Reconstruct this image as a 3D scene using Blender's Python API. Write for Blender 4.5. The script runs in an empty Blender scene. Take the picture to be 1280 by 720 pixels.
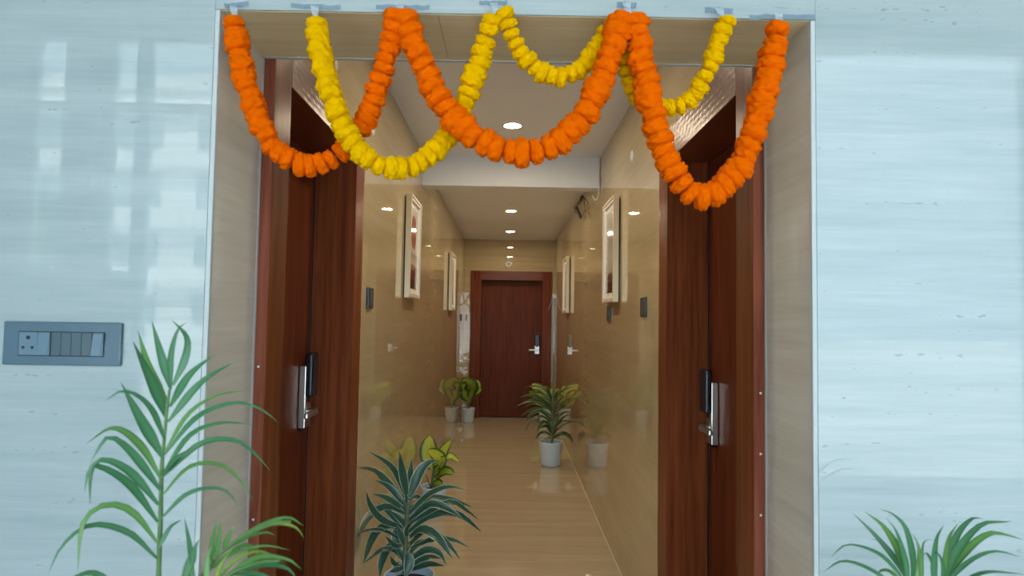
import bpy, bmesh, math, random
from mathutils import Vector, Matrix, noise
random.seed(7)
S = bpy.context.scene
COL = S.collection
PI = math.pi

# ------------------------------------------------------------------ camera
CX, CY, CZ = -0.0058, -1.436, 1.4885
YAW, PITCH, ROLL, FPX = -0.0046, 0.0475, 0.0158, 798.4
rt = Vector((math.cos(YAW), math.sin(YAW), 0))
fw = Vector((-math.sin(YAW)*math.cos(PITCH), math.cos(YAW)*math.cos(PITCH), math.sin(PITCH)))
up = rt.cross(fw)
cr = rt*math.cos(ROLL) + up*math.sin(ROLL)
cu = -rt*math.sin(ROLL) + up*math.cos(ROLL)
CAM = Vector((CX, CY, CZ))
cd = bpy.data.cameras.new('camera'); co = bpy.data.objects.new('camera', cd); COL.objects.link(co)
co.matrix_world = Matrix(((cr.x, cu.x, -fw.x, CX), (cr.y, cu.y, -fw.y, CY), (cr.z, cu.z, -fw.z, CZ), (0, 0, 0, 1)))
cd.sensor_width = 36; cd.lens = FPX*36/1280; cd.clip_start = 0.02; cd.clip_end = 200
cd.dof.use_dof = True; cd.dof.focus_distance = 2.9; cd.dof.aperture_fstop = 4.5
S.camera = co

def ray(u, v):
    return (fw + cr*((u-640)/FPX) - cu*((v-360)/FPX))
def WY(u, v, y):                      # pixel direction met with the plane Y = y
    d = ray(u, v); return CAM + d*((y-CY)/d.y)
def WX(u, v, x):
    d = ray(u, v); return CAM + d*((x-CX)/d.x)

# ------------------------------------------------------------------ world, daylight, exposure
w = bpy.data.worlds.new('sky'); S.world = w; w.use_nodes = True
bg = w.node_tree.nodes['Background']
bg.inputs['Color'].default_value = (0.70, 0.885, 1.02, 1); bg.inputs['Strength'].default_value = 4.05
pl = bpy.data.lights.new('window_portal', 'AREA'); pl.shape = 'RECTANGLE'; pl.size = 6.6; pl.size_y = 3.2
pl.cycles.is_portal = True
po = bpy.data.objects.new('window_portal', pl); COL.objects.link(po)
po.location = (0.0, -2.72, 1.65); po.rotation_euler = (PI/2, 0, 0)
sl = bpy.data.lights.new('sun', 'SUN'); sl.energy = 14.0; sl.angle = 0.009; sl.color = (1.0, 0.96, 0.88)
so_ = bpy.data.objects.new('sun', sl); COL.objects.link(so_); so_.rotation_euler = (math.radians(-40), 0, math.radians(12))   # high, from behind this building: lights the street
S.view_settings.view_transform = 'Standard'; S.view_settings.look = 'None'
S.view_settings.exposure = 0.0; S.view_settings.gamma = 1.0; S.view_settings.use_curve_mapping = False

# ------------------------------------------------------------------ materials
def newmat(name):
    m = bpy.data.materials.new(name); m.use_nodes = True
    nt = m.node_tree; return m, nt, nt.nodes['Principled BSDF']
def plain(name, col, rough=0.5, metal=0.0, spec=0.5, bump=0, bscale=60, coat=0, var=0.0):
    m, nt, b = newmat(name)
    b.inputs['Roughness'].default_value = rough; b.inputs['Metallic'].default_value = metal
    b.inputs['Specular IOR Level'].default_value = spec; b.inputs['Coat Weight'].default_value = coat
    tc = nt.nodes.new('ShaderNodeTexCoord'); n = nt.nodes.new('ShaderNodeTexNoise')
    n.inputs['Scale'].default_value = bscale; n.inputs['Detail'].default_value = 4
    nt.links.new(tc.outputs['Object'], n.inputs['Vector'])
    mx = nt.nodes.new('ShaderNodeMix'); mx.data_type = 'RGBA'
    v = var if var else 0.04
    mx.inputs['A'].default_value = tuple(c*(1-v) for c in col)+(1,)
    mx.inputs['B'].default_value = tuple(min(1, c*(1+v)) for c in col)+(1,)
    nt.links.new(n.outputs['Fac'], mx.inputs['Factor']); nt.links.new(mx.outputs['Result'], b.inputs['Base Color'])
    if bump:
        bp = nt.nodes.new('ShaderNodeBump'); bp.inputs['Strength'].default_value = bump; bp.inputs['Distance'].default_value = 0.01
        nt.links.new(n.outputs['Fac'], bp.inputs['Height']); nt.links.new(bp.outputs['Normal'], b.inputs['Normal'])
    return m
def tile_mat(name, sc, dark, light, rough=0.035, pits=0.0, pitcol=(0.2, 0.2, 0.18), ior=1.5):
    """vein-cut polished stone-look tile: bands stretched along the low-frequency axis of sc"""
    m, nt, b = newmat(name); N = nt.nodes.new; L = nt.links.new
    tc = N('ShaderNodeTexCoord'); mp = N('ShaderNodeMapping'); mp.inputs['Scale'].default_value = sc
    L(tc.outputs['Object'], mp.inputs['Vector'])
    n1 = N('ShaderNodeTexNoise'); n1.inputs['Scale'].default_value = 1.0; n1.inputs['Detail'].default_value = 6; n1.inputs['Roughness'].default_value = 0.62
    L(mp.outputs['Vector'], n1.inputs['Vector'])
    n2 = N('ShaderNodeTexNoise'); n2.inputs['Scale'].default_value = 6.0; n2.inputs['Detail'].default_value = 5
    L(mp.outputs['Vector'], n2.inputs['Vector'])
    ad = N('ShaderNodeMath'); ad.operation = 'MULTIPLY_ADD'; ad.inputs[1].default_value = 0.35; L(n2.outputs['Fac'], ad.inputs[0]); L(n1.outputs['Fac'], ad.inputs[2])
    r = N('ShaderNodeValToRGB'); r.color_ramp.elements[0].position = 0.48; r.color_ramp.elements[1].position = 0.86
    r.color_ramp.elements[0].color = dark+(1,); r.color_ramp.elements[1].color = light+(1,)
    L(ad.outputs[0], r.inputs['Fac']); out = r.outputs['Color']
    if pits:
        mp2 = N('ShaderNodeMapping'); mp2.inputs['Scale'].default_value = tuple(42 if s < 2 else 120 for s in sc)
        L(tc.outputs['Object'], mp2.inputs['Vector'])
        n3 = N('ShaderNodeTexNoise'); n3.inputs['Scale'].default_value = 1.0; n3.inputs['Detail'].default_value = 2
        L(mp2.outputs['Vector'], n3.inputs['Vector'])
        n4 = N('ShaderNodeTexNoise'); n4.inputs['Scale'].default_value = 3.0; L(mp.outputs['Vector'], n4.inputs['Vector'])
        ml = N('ShaderNodeMath'); ml.operation = 'MULTIPLY'; L(n3.outputs['Fac'], ml.inputs[0]); L(n4.outputs['Fac'], ml.inputs[1])
        r2 = N('ShaderNodeValToRGB'); r2.color_ramp.elements[0].position = 0.385; r2.color_ramp.elements[1].position = 0.44
        r2.color_ramp.elements[0].color = (0, 0, 0, 1); r2.color_ramp.elements[1].color = (pits,)*3+(1,)
        L(ml.outputs[0], r2.inputs['Fac'])
        mx = N('ShaderNodeMix'); mx.data_type = 'RGBA'; mx.inputs['B'].default_value = pitcol+(1,)
        L(r2.outputs['Color'], mx.inputs['Factor']); L(out, mx.inputs['A']); out = mx.outputs['Result']
    L(out, b.inputs['Base Color']); b.inputs['Roughness'].default_value = rough; b.inputs['IOR'].default_value = ior
    return m
def wood_mat(name, dark, light, rough, axis='Z', pattern=False):
    m, nt, b = newmat(name); N = nt.nodes.new; L = nt.links.new
    tc = N('ShaderNodeTexCoord'); mp = N('ShaderNodeMapping')
    mp.inputs['Scale'].default_value = (38, 38, 1.6) if axis == 'Z' else ((1.6, 38, 38) if axis == 'X' else (38, 1.6, 38))
    L(tc.outputs['Object'], mp.inputs['Vector'])
    n = N('ShaderNodeTexNoise'); n.inputs['Scale'].default_value = 1; n.inputs['Detail'].default_value = 7; n.inputs['Roughness'].default_value = 0.65
    n.inputs['Distortion'].default_value = 0.4
    L(mp.outputs['Vector'], n.inputs['Vector'])
    r = N('ShaderNodeValToRGB'); r.color_ramp.elements[0].position = 0.33; r.color_ramp.elements[1].position = 0.7
    r.color_ramp.elements[0].color = dark+(1,); r.color_ramp.elements[1].color = light+(1,)
    L(n.outputs['Fac'], r.inputs['Fac']); L(r.outputs['Color'], b.inputs['Base Color'])
    b.inputs['Roughness'].default_value = rough; b.inputs['Specular IOR Level'].default_value = 0.42 if pattern else 0.12
    if pattern:       # embossed basket-weave laminate
        mp2 = N('ShaderNodeMapping'); mp2.inputs['Scale'].default_value = (34, 34, 34)
        L(tc.outputs['Object'], mp2.inputs['Vector'])
        w1 = N('ShaderNodeTexWave'); w1.bands_direction = 'Z'; w1.inputs['Scale'].default_value = 0.42; w1.inputs['Distortion'].default_value = 0.6
        w2 = N('ShaderNodeTexWave'); w2.bands_direction = 'DIAGONAL'; w2.inputs['Scale'].default_value = 0.34; w2.inputs['Distortion'].default_value = 0.6
        L(mp2.outputs['Vector'], w1.inputs['Vector']); L(mp2.outputs['Vector'], w2.inputs['Vector'])
        ml = N('ShaderNodeMath'); ml.operation = 'MULTIPLY'; L(w1.outputs['Fac'], ml.inputs[0]); L(w2.outputs['Fac'], ml.inputs[1])
        bp = N('ShaderNodeBump'); bp.inputs['Strength'].default_value = 0.22; bp.inputs['Distance'].default_value = 0.003
        L(ml.outputs[0], bp.inputs['Height']); L(bp.outputs['Normal'], b.inputs['Normal'])
    return m
def leaf_mat(name, centre, edge, lo, hi, mid=None, rough=0.4, sub=0.15):
    """colour runs across the blade (UV v): centre to edge; optional pale midrib"""
    m, nt, b = newmat(name); N = nt.nodes.new; L = nt.links.new
    uv = N('ShaderNodeUVMap'); sp = N('ShaderNodeSeparateXYZ'); L(uv.outputs['UV'], sp.inputs[0])
    a = N('ShaderNodeMath'); a.operation = 'SUBTRACT'; a.inputs[1].default_value = 0.5; L(sp.outputs['Y'], a.inputs[0])
    c = N('ShaderNodeMath'); c.operation = 'ABSOLUTE'; L(a.outputs[0], c.inputs[0])
    d = N('ShaderNodeMath'); d.operation = 'MULTIPLY'; d.inputs[1].default_value = 2.0; L(c.outputs[0], d.inputs[0])
    tc = N('ShaderNodeTexCoord'); n = N('ShaderNodeTexNoise'); n.inputs['Scale'].default_value = 35; n.inputs['Detail'].default_value = 3
    L(tc.outputs['Object'], n.inputs['Vector'])
    e = N('ShaderNodeMath'); e.operation = 'MULTIPLY_ADD'; e.inputs[1].default_value = 0.25; L(n.outputs['Fac'], e.inputs[0]); L(d.outputs[0], e.inputs[2])
    r = N('ShaderNodeValToRGB'); cr_ = r.color_ramp
    cr_.elements[0].position = lo+0.12; cr_.elements[0].color = centre+(1,)
    cr_.elements[1].position = hi+0.12; cr_.elements[1].color = edge+(1,)
    if mid:
        q = cr_.elements.new(0.16); q.color = mid+(1,); q2 = cr_.elements.new(0.24); q2.color = centre+(1,)
    L(e.outputs[0], r.inputs['Fac']); L(r.outputs['Color'], b.inputs['Base Color'])
    b.inputs['Roughness'].default_value = rough
    try: b.inputs['Transmission Weight'].default_value = 0.0
    except Exception: pass
    return m
def petal_mat(name, a, bcol):
    m, nt, b = newmat(name); N = nt.nodes.new; L = nt.links.new
    tc = N('ShaderNodeTexCoord'); n = N('ShaderNodeTexNoise'); n.inputs['Scale'].default_value = 90; n.inputs['Detail'].default_value = 4
    L(tc.outputs['Object'], n.inputs['Vector'])
    mx = N('ShaderNodeMix'); mx.data_type = 'RGBA'; mx.inputs['A'].default_value = a+(1,); mx.inputs['B'].default_value = bcol+(1,)
    L(n.outputs['Fac'], mx.inputs['Factor']); L(mx.outputs['Result'], b.inputs['Base Color'])
    b.inputs['Roughness'].default_value = 0.85; b.inputs['Specular IOR Level'].default_value = 0.03
    bp = N('ShaderNodeBump'); bp.inputs['Strength'].default_value = 0.6; bp.inputs['Distance'].default_value = 0.004
    n2 = N('ShaderNodeTexNoise'); n2.inputs['Scale'].default_value = 260; n2.inputs['Detail'].default_value = 2
    L(tc.outputs['Object'], n2.inputs['Vector']); L(n2.outputs['Fac'], bp.inputs['Height']); L(bp.outputs['Normal'], b.inputs['Normal'])
    return m
def film_mat(name, tint, alpha, rough=0.08):
    m, nt, b = newmat(name); N = nt.nodes.new; L = nt.links.new
    b.inputs['Base Color'].default_value = tint+(1,); b.inputs['Roughness'].default_value = rough; b.inputs['Alpha'].default_value = alpha
    tc = N('ShaderNodeTexCoord'); n = N('ShaderNodeTexNoise'); n.inputs['Scale'].default_value = 140
    L(tc.outputs['Object'], n.inputs['Vector'])
    bp = N('ShaderNodeBump'); bp.inputs['Strength'].default_value = 0.5; bp.inputs['Distance'].default_value = 0.004
    L(n.outputs['Fac'], bp.inputs['Height']); L(bp.outputs['Normal'], b.inputs['Normal'])
    return m

M = {}
M['tile_front'] = tile_mat('tile_front', (0.9, 0.9, 16), (0.325, 0.385, 0.395), (0.428, 0.478, 0.490), 0.006, 0.75, (0.25, 0.27, 0.27))
M['tile_side'] = tile_mat('tile_side', (14, 0.8, 14), (0.475, 0.385, 0.225), (0.555, 0.46, 0.285), 0.01, ior=1.8)
M['tile_reveal'] = tile_mat('tile_reveal', (14, 0.8, 14), (0.60, 0.56, 0.48), (0.74, 0.70, 0.62), 0.035)
M['tile_end'] = tile_mat('tile_end', (0.8, 14, 16), (0.48, 0.38, 0.215), (0.61, 0.495, 0.30), 0.01, ior=1.75)
M['tile_lintel'] = tile_mat('tile_lintel', (0.9, 16, 16), (0.66, 0.53, 0.31), (0.80, 0.66, 0.41), 0.05)
M['tile_floor'] = tile_mat('tile_floor', (0.7, 13, 13), (0.455, 0.37, 0.25), (0.55, 0.46, 0.335), 0.03, ior=1.58)
M['tile_lobby'] = tile_mat('tile_lobby', (0.7, 13, 13), (0.70, 0.69, 0.66), (0.80, 0.79, 0.77), 0.05)
M['grout'] = plain('grout', (0.62, 0.56, 0.46), 0.7)
M['tile_edge'] = plain('tile_edge', (0.50, 0.53, 0.53), 0.6)
M['paint'] = plain('ceiling_paint', (0.86, 0.88, 0.96), 0.75)
M['beam'] = plain('beam_paint', (0.83, 0.87, 0.94), 0.7)
M['lobby'] = plain('lobby_paint', (0.72, 0.72, 0.70), 0.7)
M['wood'] = wood_mat('door_wood', (0.085, 0.018, 0.006), (0.20, 0.047, 0.016), 0.32)
M['jamb'] = wood_mat('jamb_wood', (0.11, 0.025, 0.009), (0.26, 0.066, 0.022), 0.30)
M['header'] = wood_mat('header_wood', (0.10, 0.023, 0.010), (0.24, 0.062, 0.024), 0.30, 'Y', pattern=True)
M['header_x'] = wood_mat('header_wood_x', (0.10, 0.023, 0.010), (0.24, 0.062, 0.024), 0.30, 'X', pattern=True)
M['rawedge'] = wood_mat('frame_edge', (0.15, 0.035, 0.018), (0.33, 0.10, 0.055), 0.55)
M['steel'] = plain('brushed_steel', (0.62, 0.62, 0.60), 0.32, 1.0, bump=0.03, bscale=200)
M['black'] = plain('black_plastic', (0.012, 0.014, 0.02), 0.25)
M['darkmetal'] = plain('dark_metal', (0.03, 0.03, 0.035), 0.35, 0.6)
M['gold'] = plain('champagne_frame', (0.62, 0.53, 0.38), 0.38, 0.35)
M['white'] = plain('white_gloss', (0.80, 0.80, 0.80), 0.25)
M['pot'] = plain('pot_daylit_white', (0.62, 0.76, 0.93), 0.28)  # white pots; the bluish daylight cast is put into the base colour
M['soil'] = plain('soil', (0.035, 0.025, 0.018), 0.95, bump=0.8, bscale=90, var=0.5)
M['greyplate'] = plain('grey_plate', (0.085, 0.145, 0.190), 0.32)
M['greymod'] = plain('grey_module', (0.135, 0.21, 0.27), 0.28)
M['greyblank'] = plain('grey_blank', (0.072, 0.115, 0.140), 0.3)
M['darkplate'] = plain('charcoal_plate', (0.035, 0.038, 0.042), 0.25)
M['darkrocker'] = plain('charcoal_rocker', (0.07, 0.075, 0.08), 0.25)
M['hole'] = plain('socket_hole', (0.01, 0.012, 0.02), 0.6)
M['mat'] = plain('picture_mount', (0.78, 0.75, 0.70), 0.7)
M['stem'] = plain('plant_stem', (0.10, 0.20, 0.06), 0.5, var=0.3)
M['cane'] = plain('plant_cane', (0.12, 0.15, 0.09), 0.6, var=0.3)
M['string'] = plain('garland_string', (0.5, 0.35, 0.12), 0.8)
M['orange'] = petal_mat('orange_petals', (1.0, 0.12, 0.0), (1.0, 0.185, 0.0))
M['yellow'] = petal_mat('yellow_petals', (1.0, 0.47, 0.0), (1.0, 0.60, 0.0))
M['tape'] = film_mat('clear_tape', (0.30, 0.42, 0.52), 0.62, 0.12)
M['film'] = film_mat('clear_film', (0.75, 0.85, 0.92), 0.6, 0.1)
M['silicone'] = plain('white_sealant', (0.75, 0.70, 0.66), 0.6)
M['wire'] = plain('dark_wire', (0.04, 0.035, 0.03), 0.5)
M['wire_b'] = plain('brown_wire', (0.22, 0.12, 0.05), 0.5)
M['palm'] = leaf_mat('palm_leaf', (0.055, 0.19, 0.075), (0.035, 0.13, 0.05), 0.2, 0.9, rough=0.35)
M['palm2'] = leaf_mat('palm_leaf_light', (0.12, 0.27, 0.06), (0.06, 0.18, 0.05), 0.2, 0.9, rough=0.35)
M['palm3'] = leaf_mat('palm_leaf_yellowing', (0.26, 0.36, 0.05), (0.11, 0.24, 0.05), 0.2, 0.9, rough=0.35)
M['drac'] = leaf_mat('dracaena_leaf', (0.032, 0.092, 0.058), (0.36, 0.42, 0.31), 0.78, 0.9, rough=0.35)
M['drac2'] = leaf_mat('dracaena_leaf_green', (0.028, 0.075, 0.022), (0.22, 0.27, 0.09), 0.74, 0.9, rough=0.35)
M['dief'] = leaf_mat('variegated_leaf', (0.50, 0.56, 0.045), (0.030, 0.11, 0.022), 0.60, 0.84, mid=(0.55, 0.62, 0.10), rough=0.5)
M['dief2'] = leaf_mat('variegated_leaf_dark', (0.27, 0.36, 0.03), (0.028, 0.10, 0.02), 0.40, 0.72, rough=0.3)
def emis(name, col, st):
    m, nt, b = newmat(name); b.inputs['Base Color'].default_value = (0.8, 0.8, 0.8, 1)
    b.inputs['Emission Color'].default_value = col+(1,); b.inputs['Emission Strength'].default_value = st; return m
M['lamp'] = emis('lamp_diffuser', (1.0, 0.82, 0.58), 310.0)
# window glass: thin pane
def glass_mat():
    m = bpy.data.materials.new('window_glass'); m.use_nodes = True; nt = m.node_tree
    for n in list(nt.nodes): nt.nodes.remove(n)
    o = nt.nodes.new('ShaderNodeOutputMaterial'); mx = nt.nodes.new('ShaderNodeMixShader')
    t = nt.nodes.new('ShaderNodeBsdfTransparent'); g = nt.nodes.new('ShaderNodeBsdfGlossy'); g.inputs['Roughness'].default_value = 0.0
    f = nt.nodes.new('ShaderNodeFresnel'); f.inputs['IOR'].default_value = 1.45
    t.inputs['Color'].default_value = (0.96, 0.98, 0.98, 1)
    nt.links.new(f.outputs[0], mx.inputs[0]); nt.links.new(t.outputs[0], mx.inputs[1]); nt.links.new(g.outputs[0], mx.inputs[2]); nt.links.new(mx.outputs[0], o.inputs[0])
    return m
M['glass'] = glass_mat()

# ------------------------------------------------------------------ mesh helpers
def wl(o):
    v = Vector((0, 0, 0))
    while o is not None: v += o.location; o = o.parent
    return v
def obj(name, bm, mat, parent=None, smooth=False, uvdone=True):
    """world-space bmesh -> one object; kept relative to its parent's base"""
    if parent is not None: bmesh.ops.translate(bm, verts=bm.verts, vec=-wl(parent))
    me = bpy.data.meshes.new(name); bm.to_mesh(me); bm.free()
    if smooth:
        for p in me.polygons: p.use_smooth = True
    mats = mat if isinstance(mat, (list, tuple)) else [mat]
    for k in mats: me.materials.append(M[k])
    o = bpy.data.objects.new(name, me); COL.objects.link(o)
    if parent is not None: o.parent = parent
    return o
def tag(o, label=None, cat=None, group=None, kind=None):
    if label: o['label'] = label
    if cat: o['category'] = cat
    if group: o['group'] = group
    if kind: o['kind'] = kind
    return o
def thing(name, label, cat, loc=(0, 0, 0), group=None, kind=None):
    o = bpy.data.objects.new(name, None); COL.objects.link(o); o.location = loc; o.empty_display_size = 0.1
    return tag(o, label, cat, group, kind)
def box(bm, x0, x1, y0, y1, z0, z1, bev=0.0, seg=1):
    t = bmesh.new(); bmesh.ops.create_cube(t, size=1)
    for v in t.verts: v.co = Vector(((x0+x1)/2+v.co.x*(x1-x0), (y0+y1)/2+v.co.y*(y1-y0), (z0+z1)/2+v.co.z*(z1-z0)))
    if bev: bmesh.ops.bevel(t, geom=list(t.edges), offset=bev, segments=seg, affect='EDGES', profile=0.5)
    bmesh.ops.recalc_face_normals(t, faces=t.faces)
    m = bpy.data.meshes.new('t'); t.to_mesh(m); t.free(); bm.from_mesh(m); bpy.data.meshes.remove(m)
def B(*a, **k):
    bm = bmesh.new(); box(bm, *a, **k); return bm
def tube(bm, pts, r, n=8, cap=True):
    pts = [Vector(p) for p in pts]; rings = []
    ref = Vector((0, 0, 1))
    for i, p in enumerate(pts):
        t = (pts[min(i+1, len(pts)-1)]-pts[max(i-1, 0)]).normalized()
        a = t.cross(ref)
        if a.length < 1e-3: a = t.cross(Vector((1, 0, 0)))
        a.normalize(); b = t.cross(a); rr = r[i] if isinstance(r, (list, tuple)) else r
        rings.append([bm.verts.new(p+(a*math.cos(2*PI*k/n)+b*math.sin(2*PI*k/n))*rr) for k in range(n)])
    for A, C in zip(rings, rings[1:]):
        for k in range(n): bm.faces.new((A[k], A[(k+1) % n], C[(k+1) % n], C[k]))
    if cap: bm.faces.new(rings[0][::-1]); bm.faces.new(rings[-1])
    bmesh.ops.recalc_face_normals(bm, faces=bm.faces)
    return bm
def lathe(prof, c=(0, 0, 0), n=32, axis='Z', sgn=1):
    """profile of (radius, height) turned about an axis through c"""
    bm = bmesh.new(); rings = []
    c = Vector(c)
    def P(r, h, a):
        x, y = r*math.cos(a), r*math.sin(a)
        if axis == 'Z': return c+Vector((x, y, h))
        if axis == 'X': return c+Vector((h*sgn, x, y))
        return c+Vector((x, h*sgn, y))
    for r, h in prof:
        if r < 1e-6: rings.append([bm.verts.new(P(0, h, 0))])
        else: rings.append([bm.verts.new(P(r, h, 2*PI*k/n)) for k in range(n)])
    for A, C in zip(rings, rings[1:]):
        for k in range(n):
            q = [A[k % len(A)], A[(k+1) % n] if len(A) > 1 else None, C[(k+1) % n] if len(C) > 1 else None, C[k % len(C)]]
            if len(A) == 1: q = [A[0], C[(k+1) % n], C[k]]
            elif len(C) == 1: q = [A[k], A[(k+1) % n], C[0]]
            bm.faces.new(q)
    bmesh.ops.recalc_face_normals(bm, faces=bm.faces)
    return bm
def catmull(P, n):
    P = [Vector(p) for p in P]
    Q = [P[0]*2-P[1]]+P+[P[-1]*2-P[-2]]; out = []
    for i in range(1, len(Q)-2):
        a, b, c, d = Q[i-1:i+3]
        for k in range(n):
            t = k/n
            out.append(0.5*((2*b)+(c-a)*t+(2*a-5*b+4*c-d)*t*t+(-a+3*b-3*c+d)*t**3))
    out.append(P[-1]); return out
def resample(pts, n):
    L = [0]
    for a, b in zip(pts, pts[1:]): L.append(L[-1]+(b-a).length)
    out = []; j = 0
    for i in range(n):
        s = L[-1]*i/(n-1)
        while j < len(L)-2 and L[j+1] < s: j += 1
        d = L[j+1]-L[j]; t = 0 if d == 0 else (s-L[j])/d
        out.append(pts[j].lerp(pts[j+1], t))
    return out
def leaf(pts, width, nrm, prof='blade', seg=10, fold=0.25, across=2):
    """a leaf blade along a 3D curve: rows of 2*across+1 points, V-folded, UV u along / v across"""
    C = resample(catmull(pts, 8), seg+1); bm = bmesh.new(); uvl = bm.loops.layers.uv.new('UVMap'); rows = []
    nrm = Vector(nrm).normalized()
    for i, p in enumerate(C):
        t = i/seg
        T = (C[min(i+1, seg)]-C[max(i-1, 0)]).normalized()
        s = T.cross(nrm)
        if s.length < 1e-3: s = T.cross(Vector((0.3, 0.2, 1)))
        s.normalize(); n = s.cross(T)
        if prof == 'blade': wd = width*(0.45+0.55*min(1, t*3.2))*(1-max(0, (t-0.45)/0.55)**1.7)
        elif prof == 'narrow': wd = width*(0.30+0.70*min(1, t*3.5))*(1-max(0, (t-0.3)/0.7)**1.5)
        else: wd = width*max(0.03, math.sin(PI*min(1, 0.03+0.97*t)**1.0))**0.6
        if i == seg: wd = width*0.02
        row = []
        for k in range(-across, across+1):
            f = k/across
            row.append(bm.verts.new(p+s*(wd*0.5*f)+n*(wd*0.5*fold*abs(f))))
        rows.append(row)
    for i in range(seg):
        for k in range(2*across):
            fc = bm.faces.new((rows[i][k], rows[i][k+1], rows[i+1][k+1], rows[i+1][k]))
            for lp, (uu, vv) in zip(fc.loops, ((i/seg, k/(2*across)), (i/seg, (k+1)/(2*across)), ((i+1)/seg, (k+1)/(2*across)), ((i+1)/seg, k/(2*across)))):
                lp[uvl].uv = (uu, vv)
    return bm

# ------------------------------------------------------------------ dimensions
A = 0.68; ZT = 2.185; RV = 0.2757; HB = 2.153; HT = 2.29
NI, FI, FO = 0.4036, 1.2077, 1.3545
BB = A-0.0305; REC = BB+0.173
YE, H, HN, YB, ZB = 8.1836, 2.671, 2.733, 3.4229, 2.498
LZ = 3.36                               # lobby ceiling
G = 0.0005                              # half joint

def tiles(parent, mat, plane, fixed, us, vs, th=0.010, sgn=1):
    """tiles on a plane; us/vs are joint positions; tile face lies at `fixed`, body goes back by th*sgn"""
    for u0, u1 in zip(us, us[1:]):
        for v0, v1 in zip(vs, vs[1:]):
            f0, f1 = sorted((fixed, fixed+th*sgn))
            if plane == 'X': bm = B(f0, f1, u0+G, u1-G, v0+G, v1-G)
            elif plane == 'Y': bm = B(u0+G, u1-G, f0, f1, v0+G, v1-G)
            else: bm = B(u0+G, u1-G, v0+G, v1-G, f0, f1)
            obj('tile', bm, mat, parent)

# ------------------------------------------------------------------ the setting
# floor (lobby + corridor)
fl = tag(obj('floor', B(-3.9, 3.9, -2.75, YE+0.25, -0.12, -0.0125), 'grout'), kind='structure')
tiles(fl, 'tile_floor', 'Z', 0.0, [-A+0.003, A-0.004], [0.0, 1.0, 2.2, 3.4, 4.6, 5.8, 7.0, YE], 0.0125, -1)
tiles(fl, 'tile_lobby', 'Z', 0.0, [-3.85, -2.6, -1.3, 0, 1.3, 2.6, 3.85], [-2.6, -1.3, 0.0], 0.0125, -1)
tag(obj('trim_1', B(A-0.0045, A, RV, YE, -0.012, 0.0006), 'grout'), kind='structure')
tag(obj('trim_2', B(-A, -A+0.0035, RV, YE, -0.012, 0.0006), 'grout'), kind='structure')
# front wall (faces the lobby): slabs of stone-look tile around the opening
wf = tag(obj('wall_front', B(-3.9, -A-0.012, 0.012, RV, 0, LZ), 'grout'), kind='structure')
obj('masonry', B(A+0.012, 3.9, 0.012, RV, 0, LZ), 'grout', wf)
obj('masonry', B(-A-0.012, A+0.012, 0.012, RV-0.001, ZT+0.012, LZ), 'grout', wf)
obj('slab', B(-3.9, -A-0.0095, 0, 0.0115, 0.0, LZ, bev=0.0008), 'tile_front', wf)
obj('slab', B(A+0.0095, 3.9, 0, 0.0115, 0.0, LZ, bev=0.0008), 'tile_front', wf)
obj('slab', B(-A-0.009, A+0.009, 0, 0.0115, ZT+0.001, LZ, bev=0.0008), 'tile_front', wf)
# polished pale edges of the tiles at the corners of the opening
for s in (-1, 1):
    x0, x1 = sorted((s*(A-0.0015), s*(A+0.009)))
    obj('corner_edge', B(x0, x1, 0.0, 0.0115, 0, ZT, bev=0.001), 'tile_edge', wf)
    r0, r1 = sorted((s*A, s*(A+0.0115)))
    obj('reveal_tile', B(r0, r1, 0.012, RV-0.014, 0.0, ZT), 'tile_reveal', wf)
    obj('reveal_edge', B(*sorted((s*(A-0.001), s*(A+0.0115))), RV-0.0135, RV, 0.0, ZT), 'tile_edge', wf)
obj('soffit_tile', B(-A, -0.18-G, 0.006, RV, ZT, ZT+0.0115), 'tile_lintel', wf)
obj('soffit_tile', B(-0.18+G, A, 0.006, RV, ZT, ZT+0.0115), 'tile_lintel', wf)
obj('soffit_edge', B(-A+0.002, A-0.002, RV-0.012, RV+0.001, ZT-0.0015, ZT+0.011), 'tile_edge', wf)
# side walls of the corridor
YS = [FO, 1.59, 2.79, 3.99, 5.19, 6.39, 7.59, YE]
ZS = [0.0, HN]
for nm, s in (('wall_left', -1), ('wall_right', 1)):
    x0, x1 = sorted((s*(A+0.0115), s*(A+0.2)))
    wm = tag(obj(nm, B(x0, x1, FO, YE+0.2, 0, HN+0.1), 'grout'), kind='structure')
    obj('masonry', B(x0, x1, RV+0.001, FO, HT+0.001, HN+0.1), 'grout', wm)
    tiles(wm, 'tile_side', 'X', s*A, YS, ZS, 0.0105, s)
    tiles(wm, 'tile_side', 'X', s*A, [RV+0.002, FO], [HT+0.001, HN], 0.0105, s)
# end wall with the opening of its door
FL, FR, FT = -0.5814, 0.6386, 2.1972
FIL, FIR, FHB = -0.4219, 0.4954, 2.0607
we = tag(obj('wall_end', B(-A-0.2, FL, YE+0.012, YE+0.2, 0, HN+0.1), 'grout'), kind='structure')
obj('masonry', B(FR, A+0.2, YE+0.012, YE+0.2, 0, HN+0.1), 'grout', we)
obj('masonry', B(FL, FR, YE+0.012, YE+0.2, FT, HN+0.1), 'grout', we)
tiles(we, 'tile_end', 'Y', YE, [-A, FL], [0, 0.4, 0.8, 1.2, 1.6, 2.0, FT], 0.0105, 1)
tiles(we, 'tile_end', 'Y', YE, [FR, A], [0, 0.8, 1.6, FT], 0.0105, 1)
tiles(we, 'tile_end', 'Y', YE, [-A, A], [FT, 2.43, H], 0.0105, 1)
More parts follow.
